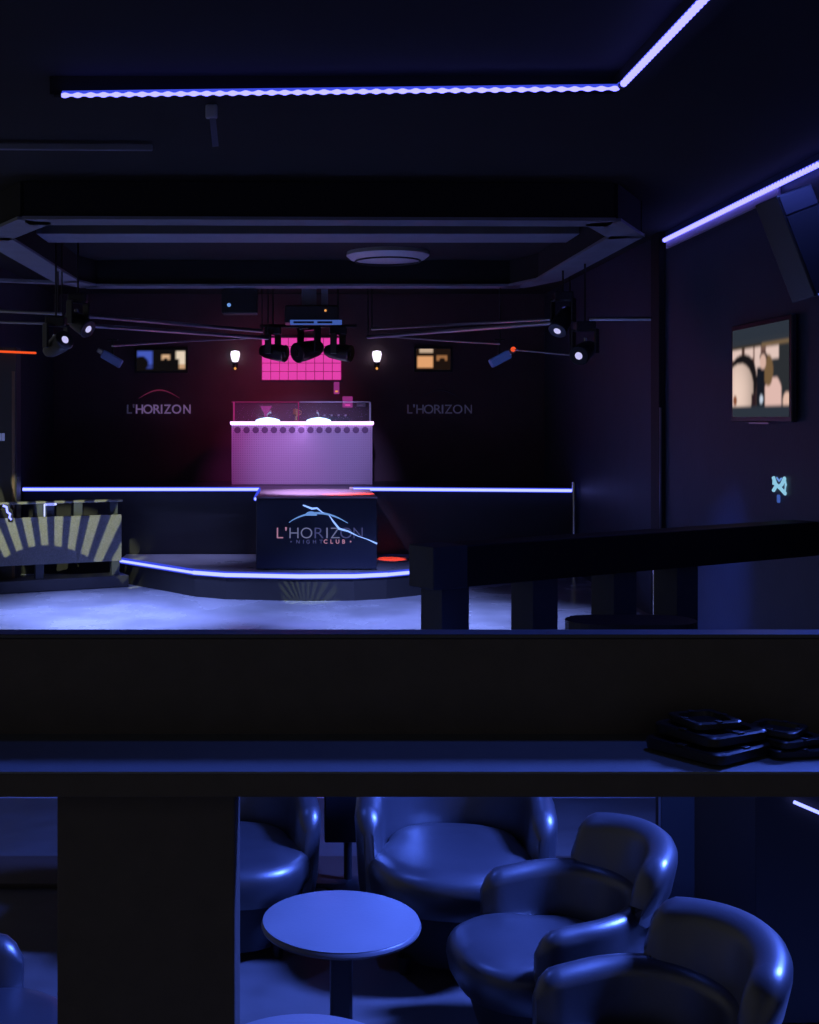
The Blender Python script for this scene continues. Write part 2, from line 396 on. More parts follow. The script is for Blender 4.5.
for i, (xx, yy, w, h, lb) in enumerate([(336.5, 388, .10, .22, 'small pink lit panel just below the right end of the pink window'),
                              (347.5, 402, .18, .20, 'square pink lit panel on the wall above the right end of the booth')]):
    X, Z = wallpt(xx, yy)
    t = tag(MB().box((0, -.02, 0), (w, .03, h), bevel=.006).build('wall_panel', M['pinkd']), lb, 'panel'); t.location = (X, YW, Z)
    MB().box((0, -.04, -h*.28), (w*.5, .015, .03)).build('switch', M['amber' if i == 0 else 'pink'], t)
X, Z = wallpt(361, 405)
t = tag(MB().box((0, -.03, 0), (.16, .05, .07), bevel=.006).build('wall_socket', M['metal']), 'small grey box on the wall right of the square pink panel', 'socket'); t.location = (X, YW, Z)
MB().box((0, -.06, 0), (.06, .01, .03)).build('cover', M['white'], t)

def sconce(x, label):
    X, Z = wallpt(x, 357)
    t = thing('wall_sconce', label, 'wall lamp', (X, YW, Z), 0, 'sconces flanking the pink window'); t.scale = (.74, .74, .74)
    MB().box((0, -.02, -.05), (.12, .03, .42), bevel=.01).build('back_plate', M['cans'], t)
    MB().lathe([(.02, -.13), (.07, -.12), (.10, -.03), (.115, .06), (.10, .13), (.02, .15)], (0, -.15, 0), n=24).build('glass_shade', M['lampw'], t, True)
    MB().lathe([(.02, 0), (.075, -.01), (.05, -.08), (.01, -.10)], (0, -.15, -.13), n=20).build('cup', M['cans'], t, True)
    MB().lathe([(.005, .0), (.028, -.02), (.03, -.05), (.005, -.07)], (0, -.15, -.25), n=14).build('finial', M['amber'], t, True)
sconce(235.5, 'glowing white wall lamp left of the pink window')
sconce(376.5, 'glowing white wall lamp right of the pink window')

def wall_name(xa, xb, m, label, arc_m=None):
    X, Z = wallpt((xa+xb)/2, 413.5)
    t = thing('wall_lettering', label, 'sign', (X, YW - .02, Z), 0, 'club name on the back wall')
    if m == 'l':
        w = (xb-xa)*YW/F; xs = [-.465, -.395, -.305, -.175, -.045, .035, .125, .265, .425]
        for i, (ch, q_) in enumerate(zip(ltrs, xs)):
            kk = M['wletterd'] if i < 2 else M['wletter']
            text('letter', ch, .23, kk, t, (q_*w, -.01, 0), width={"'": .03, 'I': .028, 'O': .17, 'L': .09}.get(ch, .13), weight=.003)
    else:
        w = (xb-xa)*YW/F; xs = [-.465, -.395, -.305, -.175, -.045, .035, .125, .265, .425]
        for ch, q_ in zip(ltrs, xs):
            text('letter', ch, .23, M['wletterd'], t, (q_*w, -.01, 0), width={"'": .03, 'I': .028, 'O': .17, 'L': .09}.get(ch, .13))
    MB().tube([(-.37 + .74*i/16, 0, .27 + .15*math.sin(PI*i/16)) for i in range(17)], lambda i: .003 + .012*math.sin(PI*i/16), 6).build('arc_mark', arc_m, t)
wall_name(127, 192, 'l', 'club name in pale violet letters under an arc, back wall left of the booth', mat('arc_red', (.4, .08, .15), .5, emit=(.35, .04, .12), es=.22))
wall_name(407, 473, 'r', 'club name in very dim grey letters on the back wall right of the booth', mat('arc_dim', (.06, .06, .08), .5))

def picture_left(u, v):
    if .02 < u < .33 and .10 < v < .95 and not inside(u, v, .09, .36, .15, .34): return (.07, .12, .60) if v > .3 else (.04, .06, .30)
    if .50 < u < .68 and .52 < v < .78 and not (.56 < u < .64 and v < .62): return (.85, .52, .30)
    if .80 < u < .98 and .12 < v < .95 and not (u < .86 and v < .55): return (1.0, .82, .62) if v > .3 else (.75, .45, .25)
    return (.006, .005, .006)
def picture_right(u, v):
    if u < .5 and v > .10: return (.95, .45, .20) if v < .66 and u > .04 else ((.7, .5, .35) if v > .82 and u > .1 else (.02, .01, .006))
    if .60 < u < .90 and .42 < v < .70 and not inside(u, v, .76, .44, .09, .14): return (.42, .18, .07)
    return (.015, .008, .006)
def monitor(xa, xb, ya, yb, fn, label):
    X, Z = wallpt((xa+xb)/2, (ya+yb)/2); w, h = (xb-xa)*YW/F, (yb-ya)*YW/F
    t = thing('wall_monitor', label, 'screen', (X, YW, Z))
    MB().box((0, -.03, 0), (w + .08, .05, h + .08), bevel=.008).build('case', M['cans'], t)
    painted('screen', w, h, 48, 24, fn, M['tvpic'], t, Matrix.Translation((0, -.058, 0)))
monitor(137, 186, 350, 371, picture_left, 'small wall screen with blue and warm white shapes, left of the booth')
monitor(416, 450, 349, 370, picture_right, 'small wall screen with an orange picture, right of the booth')

# ------------------------------------------------------------------ television on the right wall
def tv_pic(u, v):
    # v up, black bars above and below; u runs left to right as seen
    if v < .115 : return (.032, .042, .060)
    if v > .80: return (.032, .042, .060) if not .84 < v < .86 else (.045, .05, .06)
    if v > .765: return (.06, .045, .03) if u < .55 else (.25, .16, .08)
    pinkw = (.95, .70, .62); dark = (.012, .010, .012)
    if .36 < u < .44 and v < .26: return (.03, .015, .02)
    if inside(u, v, .11 + (v - .3)*.12, .27, .29, .34):
        if inside(u, v, .05, .19, .035, .06): return (.30, .10, .05)
        s = .45 + .55*max(0, 1 - ((u-.08)/.33)**2 - ((v-.25)/.6)**2)
        return (1.05*s, .78*s, .66*s)
    if inside(u, v, .20, .51, .24, .20) or inside(u, v, .33, .42, .13, .22): return dark
    if inside(u, v, .57, .60, .055, .085): return (.85, .55, .45)
    if inside(u, v, .58, .655, .07, .05): return (.04, .02, .02)
    if .46 < u < .60 and v < .54: return (.01, .012, .02) if not inside(u, v, .54, .19, .03, .05) else (.7, .8, .95)
    if inside(u, v, .66, .50, .085, .17): return (.22, .13, .06)
    if .60 < u < .88 and v < .42 and inside(u, v, .74, .22, .15, .22): return (.95, .62, .55)
    if inside(u, v, .97, .14, .07, .12): return (.95, .62, .50)
    if .62 < u < .84 and .62 < v < .76: return pinkw
    if .42 < u < .53 and v > .42: return pinkw
    if u < .40 and v > .66: return pinkw if not .18 < u < .24 else (.10, .05, .04)
    if u > .70: return (.030, .034, .040)
    if v > .6: return (.20, .11, .09)
    return (.05, .03, .03)
ty0, ty1 = 11.08, 12.52
rotw = Matrix.Rotation(-PI/2, 4, 'Z')      # a wall-mounted thing facing -X
o = thing('television', 'flat television on the right wall showing people in a bright room', 'television', (WX, (ty0+ty1)/2, 2.91), -PI/2)
W_, H_ = ty1 - ty0, .86
MB().box((0, -.05, 0), (W_ + .10, .05, H_ + .10), bevel=.01).build('case', M['plastic'], o)
MB().box((0, -.015, 0), (.4, .03, .3)).build('wall_mount', M['cans'], o)
painted('screen', W_, H_, 120, 80, tv_pic, M['tvpic'], o, Matrix.Translation((0, -.0775, 0)), 2)
MB().box((0, -.078, -H_/2 - .06), (.5, .012, .015)).build('base_bar', M['metal'], o)

# emblem below the television
d = 4.40*F/(778-VX)
o = thing('wall_emblem', 'small bright cyan star shaped emblem on the right wall below the television', 'emblem', (WX - .01, d, CZ - 64*d/F), -PI/2); o.scale = (.68,)*3
k = d/F
MB().tube([(-.20, 0, .08), (-.12, 0, -.01), (0, 0, -.04), (.10, 0, .0), (.20, 0, .09)], .026, 8).tube([(-.2, 0, -.10), (-.08, 0, -.02), (.06, 0, -.06), (.22, 0, -.12)], .024, 8).tube([(-.19, 0, .09), (-.2, 0, -.02)], .015, 6).tube([(.19, 0, .09), (.23, 0, .0), (.2, 0, -.09)], .014, 6).build('star', M['walldecal'], o)
MB().tube([(-.08, 0, .08), (.0, 0, .04), (.08, 0, .08)], .012, 6).build('top_mark', M['signarc'], o)
MB().box((-.02, 0, -.20), (.09, .02, .11), bevel=.01).build('tail', M['signblue'], o)

# loudspeaker hung leaning near the right wall
o = thing('wall_loudspeaker', 'large black loudspeaker hanging tilted under the rope light at upper right', 'loudspeaker', (4.02, 10.0, 3.86)); o.scale = (.92,)*3
R = Matrix.Rotation(math.radians(-21), 3, 'Y') @ Matrix.Rotation(math.radians(12), 3, 'Z')
MB().box((0, 0, 0), (.36, .34, .92), R, bevel=.012).build('cabinet', M['plastic'], o)
MB().box(R @ Vector((0, -.175, -.09)), (.33, .015, .70), R, bevel=.004).build('grille', mat('speaker_grille', (.012, .012, .014), .8, bump=.5, nscale=20), o)
MB().box(R @ Vector((0, -.175, .36)), (.33, .015, .17), R, bevel=.006).build('horn_cover', mat('horn_cover', (.035, .035, .045), .5), o)
MB().box(R @ Vector((.0, -.185, -.455)), (.30, .015, .02), R).build('badge_bar', mat('badge_bar', (.5, .5, .6), .3, emit=(.1, .16, .6), es=.6), o)
MB().cyl(R @ Vector((.17, .02, .1)), (.34, .02, .1), .022, n=10).build('wall_arm', M['cans'], o)

# ------------------------------------------------------------------ truss tubes and stage lanterns
def truss(pts, label, r=.028):
    o = MB().tube(pts, r, 10).build('lighting_tube', M['metal'], None, True); tag(o, label, 'tube')
    e = Vector(pts[-1]); MB().cyl(e, (e.x, e.y, H), .010, n=8).build('drop_rod', M['cans'], o)
    return o
truss([P(86, 316, 16.1), P(262, 331, 19.1)], 'upper lighting tube running from the left lantern to the centre')
truss([P(80, 325, 16.1), P(268, 338, 19.0)], 'lower lighting tube running from the left lantern to the centre')
truss([P(112, 346, 17.0), P(190, 341, 18.2), P(262, 337.5, 19.4)], 'thin lighting tube rising to the centre in front of the left club name', .014)
truss([P(0, 311, 16.0), P(62, 314, 16.0)], 'upper short lighting tube between the left edge and the left lantern', .022)
truss([P(0, 322, 16.0), P(58, 324, 16.0)], 'middle short lighting tube between the left edge and the left lantern', .018)
truss([P(560, 319, 16.1), P(372, 329, 19.1)], 'upper lighting tube running from the right lantern to the centre', .020)
truss([P(566, 322, 16.1), P(368, 337, 19.0)], 'lower lighting tube running from the right lantern to the centre', .030)
truss([P(376, 336, 19.4), P(480, 343, 18.2), P(500, 344, 18.0)], 'thin lighting tube from the centre towards the right above the orange screen', .013)
truss([P(515, 350, 17.6), P(570, 355, 17.0)], 'thin lighting tube end behind the right lantern', .012)
truss([P(590, 319, 16.0), P(652, 319, 15.6)], 'short lighting tube right of the right lantern near the wall corner', .026)

def lantern(name, loc_, aim, label, s=1.0, lens='lens', group=None):
    t = thing(name, label, 'stage light', loc_, 0, group)
    t.scale = (s, s, s)
    aim = Vector(aim).normalized(); up = Vector((0, 0, 1)); sd = aim.cross(up).normalized(); u2 = sd.cross(aim)
    Q = Matrix((sd, aim, u2)).transposed()
    MB().box((0, 0, .30), (.24, .18, .12), bevel=.02).build('base', M['cans'], t)
    if lens != 'cans': MB().box(aim*(-.03) + Vector((0, 0, .13)), (.05, .03, .05), bevel=.008).build('side_clip', M['chrome'], t)
    MB().cyl((0, 0, .34), (0, 0, (H - loc_[2])/s), .012, n=8).build('drop_rod', M['cans'], t)
    q = MB()
    for sg in (-1, 1):
        q.box(sd*sg*.15 + Vector((0, 0, .12)), (.03, .10, .30), Matrix.Rotation(math.atan2(sd.y, sd.x), 3, 'Z'), bevel=.01)
    q.box((0, 0, .25), (.30, .12, .03), Matrix.Rotation(math.atan2(sd.y, sd.x), 3, 'Z'), bevel=.008).build('yoke', M['plastic'], t)
    q = MB(); prof = [(-.20, .03), (-.19, .07), (-.12, .10), (.02, .115), (.12, .12), (.19, .115)]
    R_ = q.rings([[aim*a + r*(math.cos(k*PI/12)*sd + math.sin(k*PI/12)*u2) for k in range(24)] for a, r in prof]); q.loft(R_)
    hd = q.build('head', M['plastic'], t, True)
    MB().cyl(aim*.19, aim*.205, .125, .115).build('lens_ring', M['plastic'], hd, True)
    MB().cyl(aim*.203, aim*.215, .048, .040).build('lens', M[lens], hd)
    return t
a = P(78, 322, 15.9)
lantern('moving_light', a, (.75, -.5, -.5), 'moving stage light at the left end of the tubes, upper one with bright highlights')
lantern('moving_light', P(56, 346, 15.2) , (.6, -.6, .3), 'moving stage light hanging below and left of the upper left one')
lantern('moving_light', P(563, 320, 15.9), (-.45, -.5, -.7), 'moving stage light at the right end of the tubes')
lantern('moving_light', P(585, 351, 15.2), (-.5, -.7, -.3), 'moving stage light hanging lower right with a violet lens')
for (x, y, lb) in ((273, 349, 'left of the three black lanterns in front of the pink window'),
                   (309, 347, 'middle of the three black lanterns in front of the pink window'),
                   (338, 349, 'right of the three black lanterns in front of the pink window')):
    t = lantern('par_lantern', P(x, y + 3, 20.4), (.9 if x != 309 else -.5, -.45, -.15), lb, 1.35 if x == 309 else 1.15, 'cans', 'lanterns in front of the pink window')
tag(MB().cyl((-.65, 20.66, 4.0), (.95, 20.66, 4.0), .03).build('lantern_bar', M['cans']), 'black bar carrying the three lanterns above the booth', 'bar')
def scan(x, y, label, red):
    v = P(x, y, 19.5); s = 1 if red else -1
    t = thing('scanner_light', label, 'stage light', v); t.scale = (.8, .8, .8)
    Rr = Matrix.Rotation(math.radians(-28 if red else 30), 3, 'Y')
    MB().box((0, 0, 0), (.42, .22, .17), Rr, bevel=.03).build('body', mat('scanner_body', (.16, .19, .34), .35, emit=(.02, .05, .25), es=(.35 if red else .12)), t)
    MB().box(Rr @ Vector((s*.27, 0, .02)), (.12, .16, .10), Rr, bevel=.02).build('mirror_head', M['metal'], t)
    MB().box((0, .1, .22), (.04, .04, .34)).box((0, .1, .38), (.2, .1, .03)).build('bracket', M['cans'], t)
    if red: MB().cyl(Rr @ Vector((.30, -.09, .05)), Rr @ Vector((.30, -.12, .05)), .05, n=12).build('indicator', M['redled'], t)
scan(112, 359, 'blue grey scanner light hanging left of the blue wall screen', False)
scan(500, 359, 'blue scanner light with a small red glow, right of the orange screen', True)

# projector with box and lit label bar in the centre
v = P(313, 314, 18.6)
o = thing('ceiling_projector', 'dark box hanging at ceiling centre with a blue label bar below it', 'projector', v)
MB().box((-.02, 0, -.02), (.80, .5, .26), bevel=.02).build('body', M['plastic'], o)
MB().box((.04, -.26, -.145), (.76, .03, .072), bevel=.004).build('label_bar', M['signblue'], o)
MB().box((-.14, -.28, -.145), (.30, .012, .03)).box((.17, -.28, -.145), (.22, .012, .03)).build('label_marks', mat('label_marks', (.02, .03, .06), .6), o)
MB().cyl((.18, -.25, .03), (.18, -.27, .03), .018, n=10).build('indicator', M['amber'], o)
MB().box((-.06, -.1, .32), (.22, .08, .42)).box((.17, -.1, .32), (.10, .08, .42)).build('hanging_plate', M['beam'], o)
v = P(240, 302, 18.2)
o = thing('ceiling_speaker', 'small black box hanging left of the ceiling projector with a blue dot', 'loudspeaker', v)
MB().box((0, 0, 0), (.52, .35, .36), bevel=.02).build('cabinet', M['cans'], o)
MB().cyl((-.15, -.17, -.06), (-.15, -.19, -.06), .028, n=12).build('indicator', M['signarc'], o)
MB().box((0, 0, .25), (.06, .06, .16)).build('bracket', M['cans'], o)

# orange strip and pillar at the left edge
tag(MB().tube([P(-12, 351, 17.6), P(36, 353, 18.0)], .016, 8).build('orange_light_strip', M['orange']), 'thin orange light strip at the left edge of the room', 'light strip')
xl = (0 - VX)*18.0/F
o = thing('side_column', 'dark column at the left edge with a pale sign plate', 'column', (-4.24, 18.15, 0))
MB().box((0, 0, 1.75), (.34, .30, 3.5), bevel=.01).build('shaft', M['stage'], o)
MB().box((.13, -.16, 1.6), (.04, .03, 3.1)).build('corner_trim', mat('brown_trim', (.16, .10, .07), .5), o)
v = P(3, 437, 17.98)
for i in range(3): MB().box(loc(o, v.x - .10 + i*.05, 17.985, v.z), (.042, .02, .11), bevel=.004).build('plate_mark', mat('plate_mark', (.4, .4, .5), .5, emit=(.18, .22, .5), es=.35), o)
# chrome poles at both stage ends
tag(MB().cyl((4.44*.93+.22, YS - .12, .0), (4.44*.93+.22, YS - .12, ZS + .12), .035).build('stage_post', M['chrome']), 'chrome post at the right end of the stage light bar', 'post')

# ------------------------------------------------------------------ left low partition with rail
p0 = Vector((-4.55, 17.65, 0)); p1 = Vector((-2.66, 18.5, 0)); dd = (p1 - p0); ang = math.atan2(dd.y, dd.x); Ld = dd.length; mid = (p0+p1)/2
o = thing('low_partition', 'speckled grey low partition with a rail on short posts, left side', 'partition', mid, ang)
MB().box((0, 0, .09), (Ld + .16, .45, .17), bevel=.012).build('plinth', M['stage'], o)
MB().box((0, -.10, .72), (Ld, .05, .68), bevel=.006).build('front_panel', M['panel'], o)
for x in (-Ld*.42, -.08*Ld, Ld*.46): MB().box((x, -.05, .275), (.12, .12, .21), bevel=.005).build('foot', M['rail'], o)
for x in (-Ld*.30, -Ld*.08, Ld*.0, Ld*.20, Ld*.455): MB().box((x, .02, 1.13), (.13, .10, .24), bevel=.01).build('post', M['rail'], o)
MB().box((.06, .02, 1.26), (Ld*.98, .14, .035), bevel=.01).build('rail', M['panel'], o)
MB().cyl((-.14*Ld*.3, -.05, 1.06), (-.14*Ld*.3, -.05, 1.24), .012).box((0.0, -.05, 1.235), (.17, .1, .035), bevel=.015).build('lamp', mat('rail_lamp', (.6, .6, .7), .4, emit=(.3, .35, 1), es=.8), o)
# red-white device behind the left end
t = thing('cable_light', 'small bright crooked cable light on the partition at the left edge', 'cable light', P(8, 512, 17.7))
MB().tube([(-.07, 0, .09), (-.02, 0, .07), (-.01, 0, .0), (.03, 0, -.03), (.02, 0, -.08), (.05, 0, -.11)], .016, 8).build('tube', M['stripstage'], t)
MB().box((-.03, .03, -.05), (.2, .05, .2), bevel=.02).build('housing', M['cans'], t)

# ------------------------------------------------------------------ right-hand rail with box posts
r0 = Vector((.84, 8.6, 0)); r1 = Vector((4.36, 10.75, 0)); dr = r1 - r0; ra = math.atan2(dr.y, dr.x); Lr = dr.length
o = thing('box_rail', 'thick dark rail on square posts crossing the right side of the dance floor', 'rail', r0, ra)
MB().box((Lr/2, 0, 1.44), (Lr, .26, .29), bevel=.01).build('rail_beam', M['raildark'], o)
MB().box((.14, -.01, 1.44), (.30, .28, .293), bevel=.01).build('end_block', M['rail'], o)
pp = [(445, 8.75), (535, 9.35), (614, 9.95), (676, 10.45)]
for x, D in pp:
    # where this post meets the rail line
    tt = None
    for i in range(400):
        c = r0 + dr*(i/400)
        if abs(VX + F*c.x/c.y - x) < .8: tt = i/400*Lr; break
    if tt is None: continue
    MB().box((tt, 0, .65), (.24, .24, 1.30), bevel=.006).build('post', M['rail'], o)
# chrome pole at the pilaster and oval table
v = P(655, 590, 10.6)
tag(MB().cyl((3.19, 11.2, 0), (3.19, 11.2, 1.32), .018, n=14).build('chrome_pole', M['chrome']), 'thin chrome pole standing behind the rail posts', 'pole')
v = P(625, 612, 8.6)
o = thing('long_table', 'dark round-ended table top in front of the right end of the rail', 'table', (v.x, 8.45, 0))
q = MB(); hl, rr = .22, .22
poly = [(hl + rr*math.cos(a*PI/12), rr*math.sin(a*PI/12)) for a in range(-6, 7)] + [(-hl + rr*math.cos(a*PI/12), rr*math.sin(a*PI/12)) for a in range(6, 19)]
q.prism(poly, 1.01, 1.10).build('table_top', M['stage'], o)
MB().cyl((0, 0, .03), (0, 0, 1.02), .035).build('stem', M['metal'], o)
MB().lathe([(.02, 0), (.22, 0), (.22, .015), (.05, .04), (.02, .05)], n=32).build('foot_plate', M['metal'], o, True)

# ------------------------------------------------------------------ foreground counter, partition board, pillar
o = tag(MB().box((.2, 2.335, 1.806), (4.2, .27, .040), bevel=.002).build('counter_shelf', M['black']),
    'long narrow counter shelf in front of the viewer, faintly lit blue', 'shelf')
MB().box((.2, 2.336, 1.828), (4.2, .266, .004)).build('shelf_surface', M['shelf'], o)
tag(MB().box((.2, 2.497, 1.90), (4.2, .055, .235), bevel=.002).build('counter_board', M['black']), 'black upright board standing behind the counter shelf', 'board')
tag(MB().box((.2, 2.497, 2.0225), (4.2, .058, .009), bevel=.002).build('board_capping', M['stage']), 'thin capping along the top of the black upright board', 'capping')
bpy.data.objects['counter_board'].location = (0, 0, 0)
xa, xb = (57 - VX)*2.3/F, (235 - VX)*2.3/F
tag(MB().box(((xa+xb)/2, 2.40, 1.317), (xb-xa, .20, .934), bevel=.004).build('counter_pillar', M['black']), 'wide black pillar holding up the counter shelf at left', 'pillar')

# ashtrays on the shelf
def tray():
    t = thing('ashtray', 'x', 'ashtray', (0, 0, 0), 0, 'black ashtrays stacked on the shelf')
    q = MB()
    def sq(h, z, c=.02):
        pts = []
        for sx, sy in ((1, 1), (-1, 1), (-1, -1), (1, -1)):
            a0 = {(1, 1): 0, (-1, 1): 90, (-1, -1): 180, (1, -1): 270}[(sx, sy)]
            for j in range(4):
                aa = math.radians(a0 + j*30); pts.append((sx*(h-c) + c*math.cos(aa), sy*(h-c) + c*math.sin(aa), z))
        return pts
    q.loft(q.rings([sq(.066, 0), sq(.074, .004), sq(.075, .018), sq(.072, .021), sq(.056, .020), sq(.052, .008), sq(.01, .007, .005)]))
    dish = q.build('dish', M['plastic'], t, True)
    for a in range(4):
        r = Matrix.Rotation(a*PI/2, 3, 'Z'); MB().box(r @ Vector((.064, 0, .0215)), (.018, .016, .003), r, bevel=.001).build('notch', M['cans'], dish)
    return t
tr = tray(); zt = 1.8305
for n_, (x, y, dz, k, a, lb) in enumerate((
        (.765, 2.335, 0, 1.16, .62, 'widest black square ashtray, bottom of the left stack on the shelf'),
        (.772, 2.345, .0260, 1.02, .50, 'middle black square ashtray in the left stack on the shelf'),
        (.762, 2.35, .0483, .68, .30, 'smallest black square ashtray on top of the left stack, catching blue light'),
        (.916, 2.34, 0, .78, .15, 'black square ashtray at the base of the right pile on the shelf'),
        (.910, 2.345, .0170, .72, .45, 'black square ashtray in the middle of the right pile on the shelf'),
        (.900, 2.35, .0326, .60, .85, 'black square ashtray topping the right pile on the shelf'))):
    c = tr if n_ == 0 else copy_tree(tr)
    c.location = (x, y, zt + dz); c.rotation_euler = (0, 0, a); c['label'] = lb; c.scale = (k, k, k*1.0)

# ------------------------------------------------------------------ lounge behind: partition panels and post
o = thing('corner_panel', 'narrow dark panel with a bright metal corner line behind the armchairs', 'panel', (2.03, 6.05, 0))
MB().box((.02, 0, .55), (.24, .12, 1.10), bevel=.004).build('panel', M['wallside'], o)
MB().box((.148, -.065, .55), (.012, .012, 1.10)).build('corner_bead', M['chrome'], o)
MB().box((-.20, 0, .55), (.18, .10, 1.10)).build('side_post', M['raildark'], o)
MB().box((-.30, -.05, .55), (.008, .01, 1.10)).build('edge_bead', M['metal'], o)
o = thing('dark_block', 'long black waist high box added as darkness behind the chairs, right edge', 'cabinet', (3.03, 5.4, 0))
MB().box((0, 0, .49), (2.40, .78, .92), bevel=.006).build('body', M['raildark'], o)  # box added to keep the right edge dark
MB().box((0, 0, .97), (2.44, .80, .035), bevel=.006).build('top', M['stage'], o)
a_, b_ = P(794, 802, 4.98), P(862, 831, 4.98)
tag(MB().cyl(a_, b_, .007, n=8).build('slanted_light_strip', M['stripstage']), 'thin slanted light strip on the added black box at the right edge', 'light strip')
st(MB().box((0, 6.75, .012), (7.5, .42, .024), bevel=.004).build('trim_5', mat('floor_border', (.05, .035, .03), .5)))
o = thing('lounge_post', 'black box on a thin post between the two far armchairs', 'post', P(339, 896, 6.9).to_2d().to_3d())
o.location = ((346 - VX)*6.6/F, 6.6, 0)
MB().cyl((.01, 0, .02), (.01, 0, .9), .022, n=14).build('pole', M['cans'], o)
MB().box((-.03, 0, .52), (.17, .14, .56), bevel=.008).build('box', M['cans'], o)
MB().lathe([(.02, 0), (.14, 0), (.14, .012), (.03, .03)], (.01, 0, 0), 24).build('foot', M['cans'], o)

# ------------------------------------------------------------------ tub armchair
def tub_chair():
    """faces -Y, seat front at y = -.43"""
    t = thing('tub_armchair', 'x', 'armchair', (0, 0, 0), 0, 'leather tub armchairs around the low tables')
    Rr, xo = .335, .335
    path = []
    for i in range(7): path.append((Vector((-xo, -.21 + .23*i/7)), Vector((-1, 0))))
    for i in range(25):
        a = PI - PI*i/24; path.append((Vector((Rr*math.cos(a), .02 + Rr*math.sin(a)*.98)), Vector((math.cos(a), math.sin(a)))))
    for i in range(1, 8): path.append((Vector((xo, .02 - .23*i/7)), Vector((1, 0))))
    def section(p, n, zb, zt_, w, k=1.0, lean=0.0, flare=0.0):
        """rounded slab section: n outward"""
        out = []; hw = w/2*k
        zc = zt_ - w/2
        prof = [(-hw*.9, zb), (-hw, zb + .06), (-hw, (zb+zc)/2), (-hw, zc)]
        for j in range(1, 8): aa = PI - j*PI/8; prof.append((hw*math.cos(aa), zc + w/2*k*math.sin(aa)))
        prof += [(hw, zc), (hw*.98, (zb+zc)/2), (hw*.75, zb + .06), (hw*.6, zb)]
        for off, z in prof:
            off2 = off + lean*max(0, (z - .42)) - flare*max(0, .3 - z)
            out.append((p.x + n.x*off2, p.y + n.y*off2, z))
        return out
    q = MB(); rs = []; N = len(path)
    for i, (p, n) in enumerate(path):
        e = min(i, N-1-i); k = [.35, .78, .95][e] if e < 3 else 1
        zt_ = .615 + .05*min(1, e/12) - (.035 if e == 0 else (.012 if e == 1 else 0))
        rs.append(section(p, n, .07, zt_, .115, k, .10, .12))
    q.loft(q.rings(rs)); q.build('body', M['leather'], t, True)
    q = MB(); rs = []
    K = 22
    K = 26
    for i in range(K+1):
        a = math.radians(149 - 118*i/K); e = min(i, K-i)
        p = Vector(((Rr+.012)*math.cos(a), .02 + (Rr+.012)*math.sin(a))); n = Vector((math.cos(a), math.sin(a)))
        kk = [.45, .82, .96][e] if e < 3 else 1
        zt_ = .825 + .055*abs(math.sin(PI*i/K))**.7 - (.10 if e == 0 else .035 if e == 1 else 0.01 if e == 2 else 0)
        rs.append(section(p, n, .60 + (.02 if e < 1 else 0), zt_, .135, kk, .22))
    q.loft(q.rings(rs)); q.build('backrest', M['leather'], t, True)
    # seat: rounded plan, bulging front
    def plan(s, z, back=.26, fr=.455, hw=.285):
        pts = []
        for k in range(40):
            a = 2*PI*k/40; c, sn = math.cos(a), math.sin(a)
            x = hw*math.copysign(abs(c)**.80, c); y = math.copysign(abs(sn)**.8, sn)
            y = y*back if y > 0 else y*fr
            f_ = min(1, max(0, (-y + .02)/.20)); f_ = f_*f_*(3 - 2*f_); x *= 1 + .30*f_
            pts.append((x*s, (y + .0)*s, z))
        return pts
    q = MB(); q.loft(q.rings([plan(.80, .27), plan(.92, .28), plan(.975, .32), plan(1.0, .37), plan(.995, .405), plan(.965, .43), plan(.90, .447), plan(.78, .459), plan(.5, .467), plan(.05, .47)]))
    q.build('seat_cushion', M['leather'], t, True)
    q = MB(); q.loft(q.rings([plan(.66, .05), plan(.72, .12), plan(.84, .28), plan(.86, .33)])); q.build('base', M['darkleather'], t, True)
    for sx, sy in ((-.2, -.24), (.2, -.24), (-.2, .2), (.2, .2)):
        MB().cyl((sx, sy, 0), (sx, sy, .07), .022, .03, n=14).build('foot', M['cans'], t)
    return t
ch = tub_chair()
ch.location = (.99, 4.87, 0); ch.rotation_euler = (0, 0, math.radians(-80)); ch['label'] = 'leather tub armchair right of the round table, whole back and seat in view'
ch.scale = (.90, .90, .96)
c = placed(ch, (1.045, 3.93, 0), math.radians(-78), 'nearest leather tub armchair at the bottom right edge'); c.scale = (.92, .92, .96)
placed(ch, (.72, 5.78, 0), math.radians(-6), 'far leather tub armchair behind the round table, facing the viewer', 1.12)
placed(ch, (-.33, 5.93, 0), math.radians(6), 'far leather tub armchair left of the thin black post', 1.04)
placed(ch, (-1.18, 4.15, 0), math.radians(92), 'leather tub armchair glimpsed left of the wide black pillar', .96)

# round tables
def round_table():
    t = thing('round_table', 'x', 'table', (0, 0, 0), 0, 'low round tables in the lounge')
    MB().lathe([(.02, .520), (.285, .520), (.300, .526), (.304, .535), (.300, .546), (.296, .549)]).build('edge_band', M['tableedge'], t, True)
    MB().lathe([(.02, .547), (.292, .547), (.298, .5485), (.298, .551), (.290, .553), (.02, .553)]).build('table_top', M['tabletop'], t, True)
    MB().box((0, 0, .265), (.085, .085, .51), bevel=.012).build('stem', M['plastic'], t)
    MB().lathe([(.02, 0), (.20, 0), (.205, .012), (.19, .022), (.02, .03)]).build('foot_plate', M['plastic'], t, True)
    return t
rt = round_table(); rt.location = (.16, 4.75, 0); rt['label'] = 'low round blue lit table standing between the armchairs'
placed(rt, (.02, 3.70, 0), 0, 'round table of which only the far rim shows at the bottom edge')

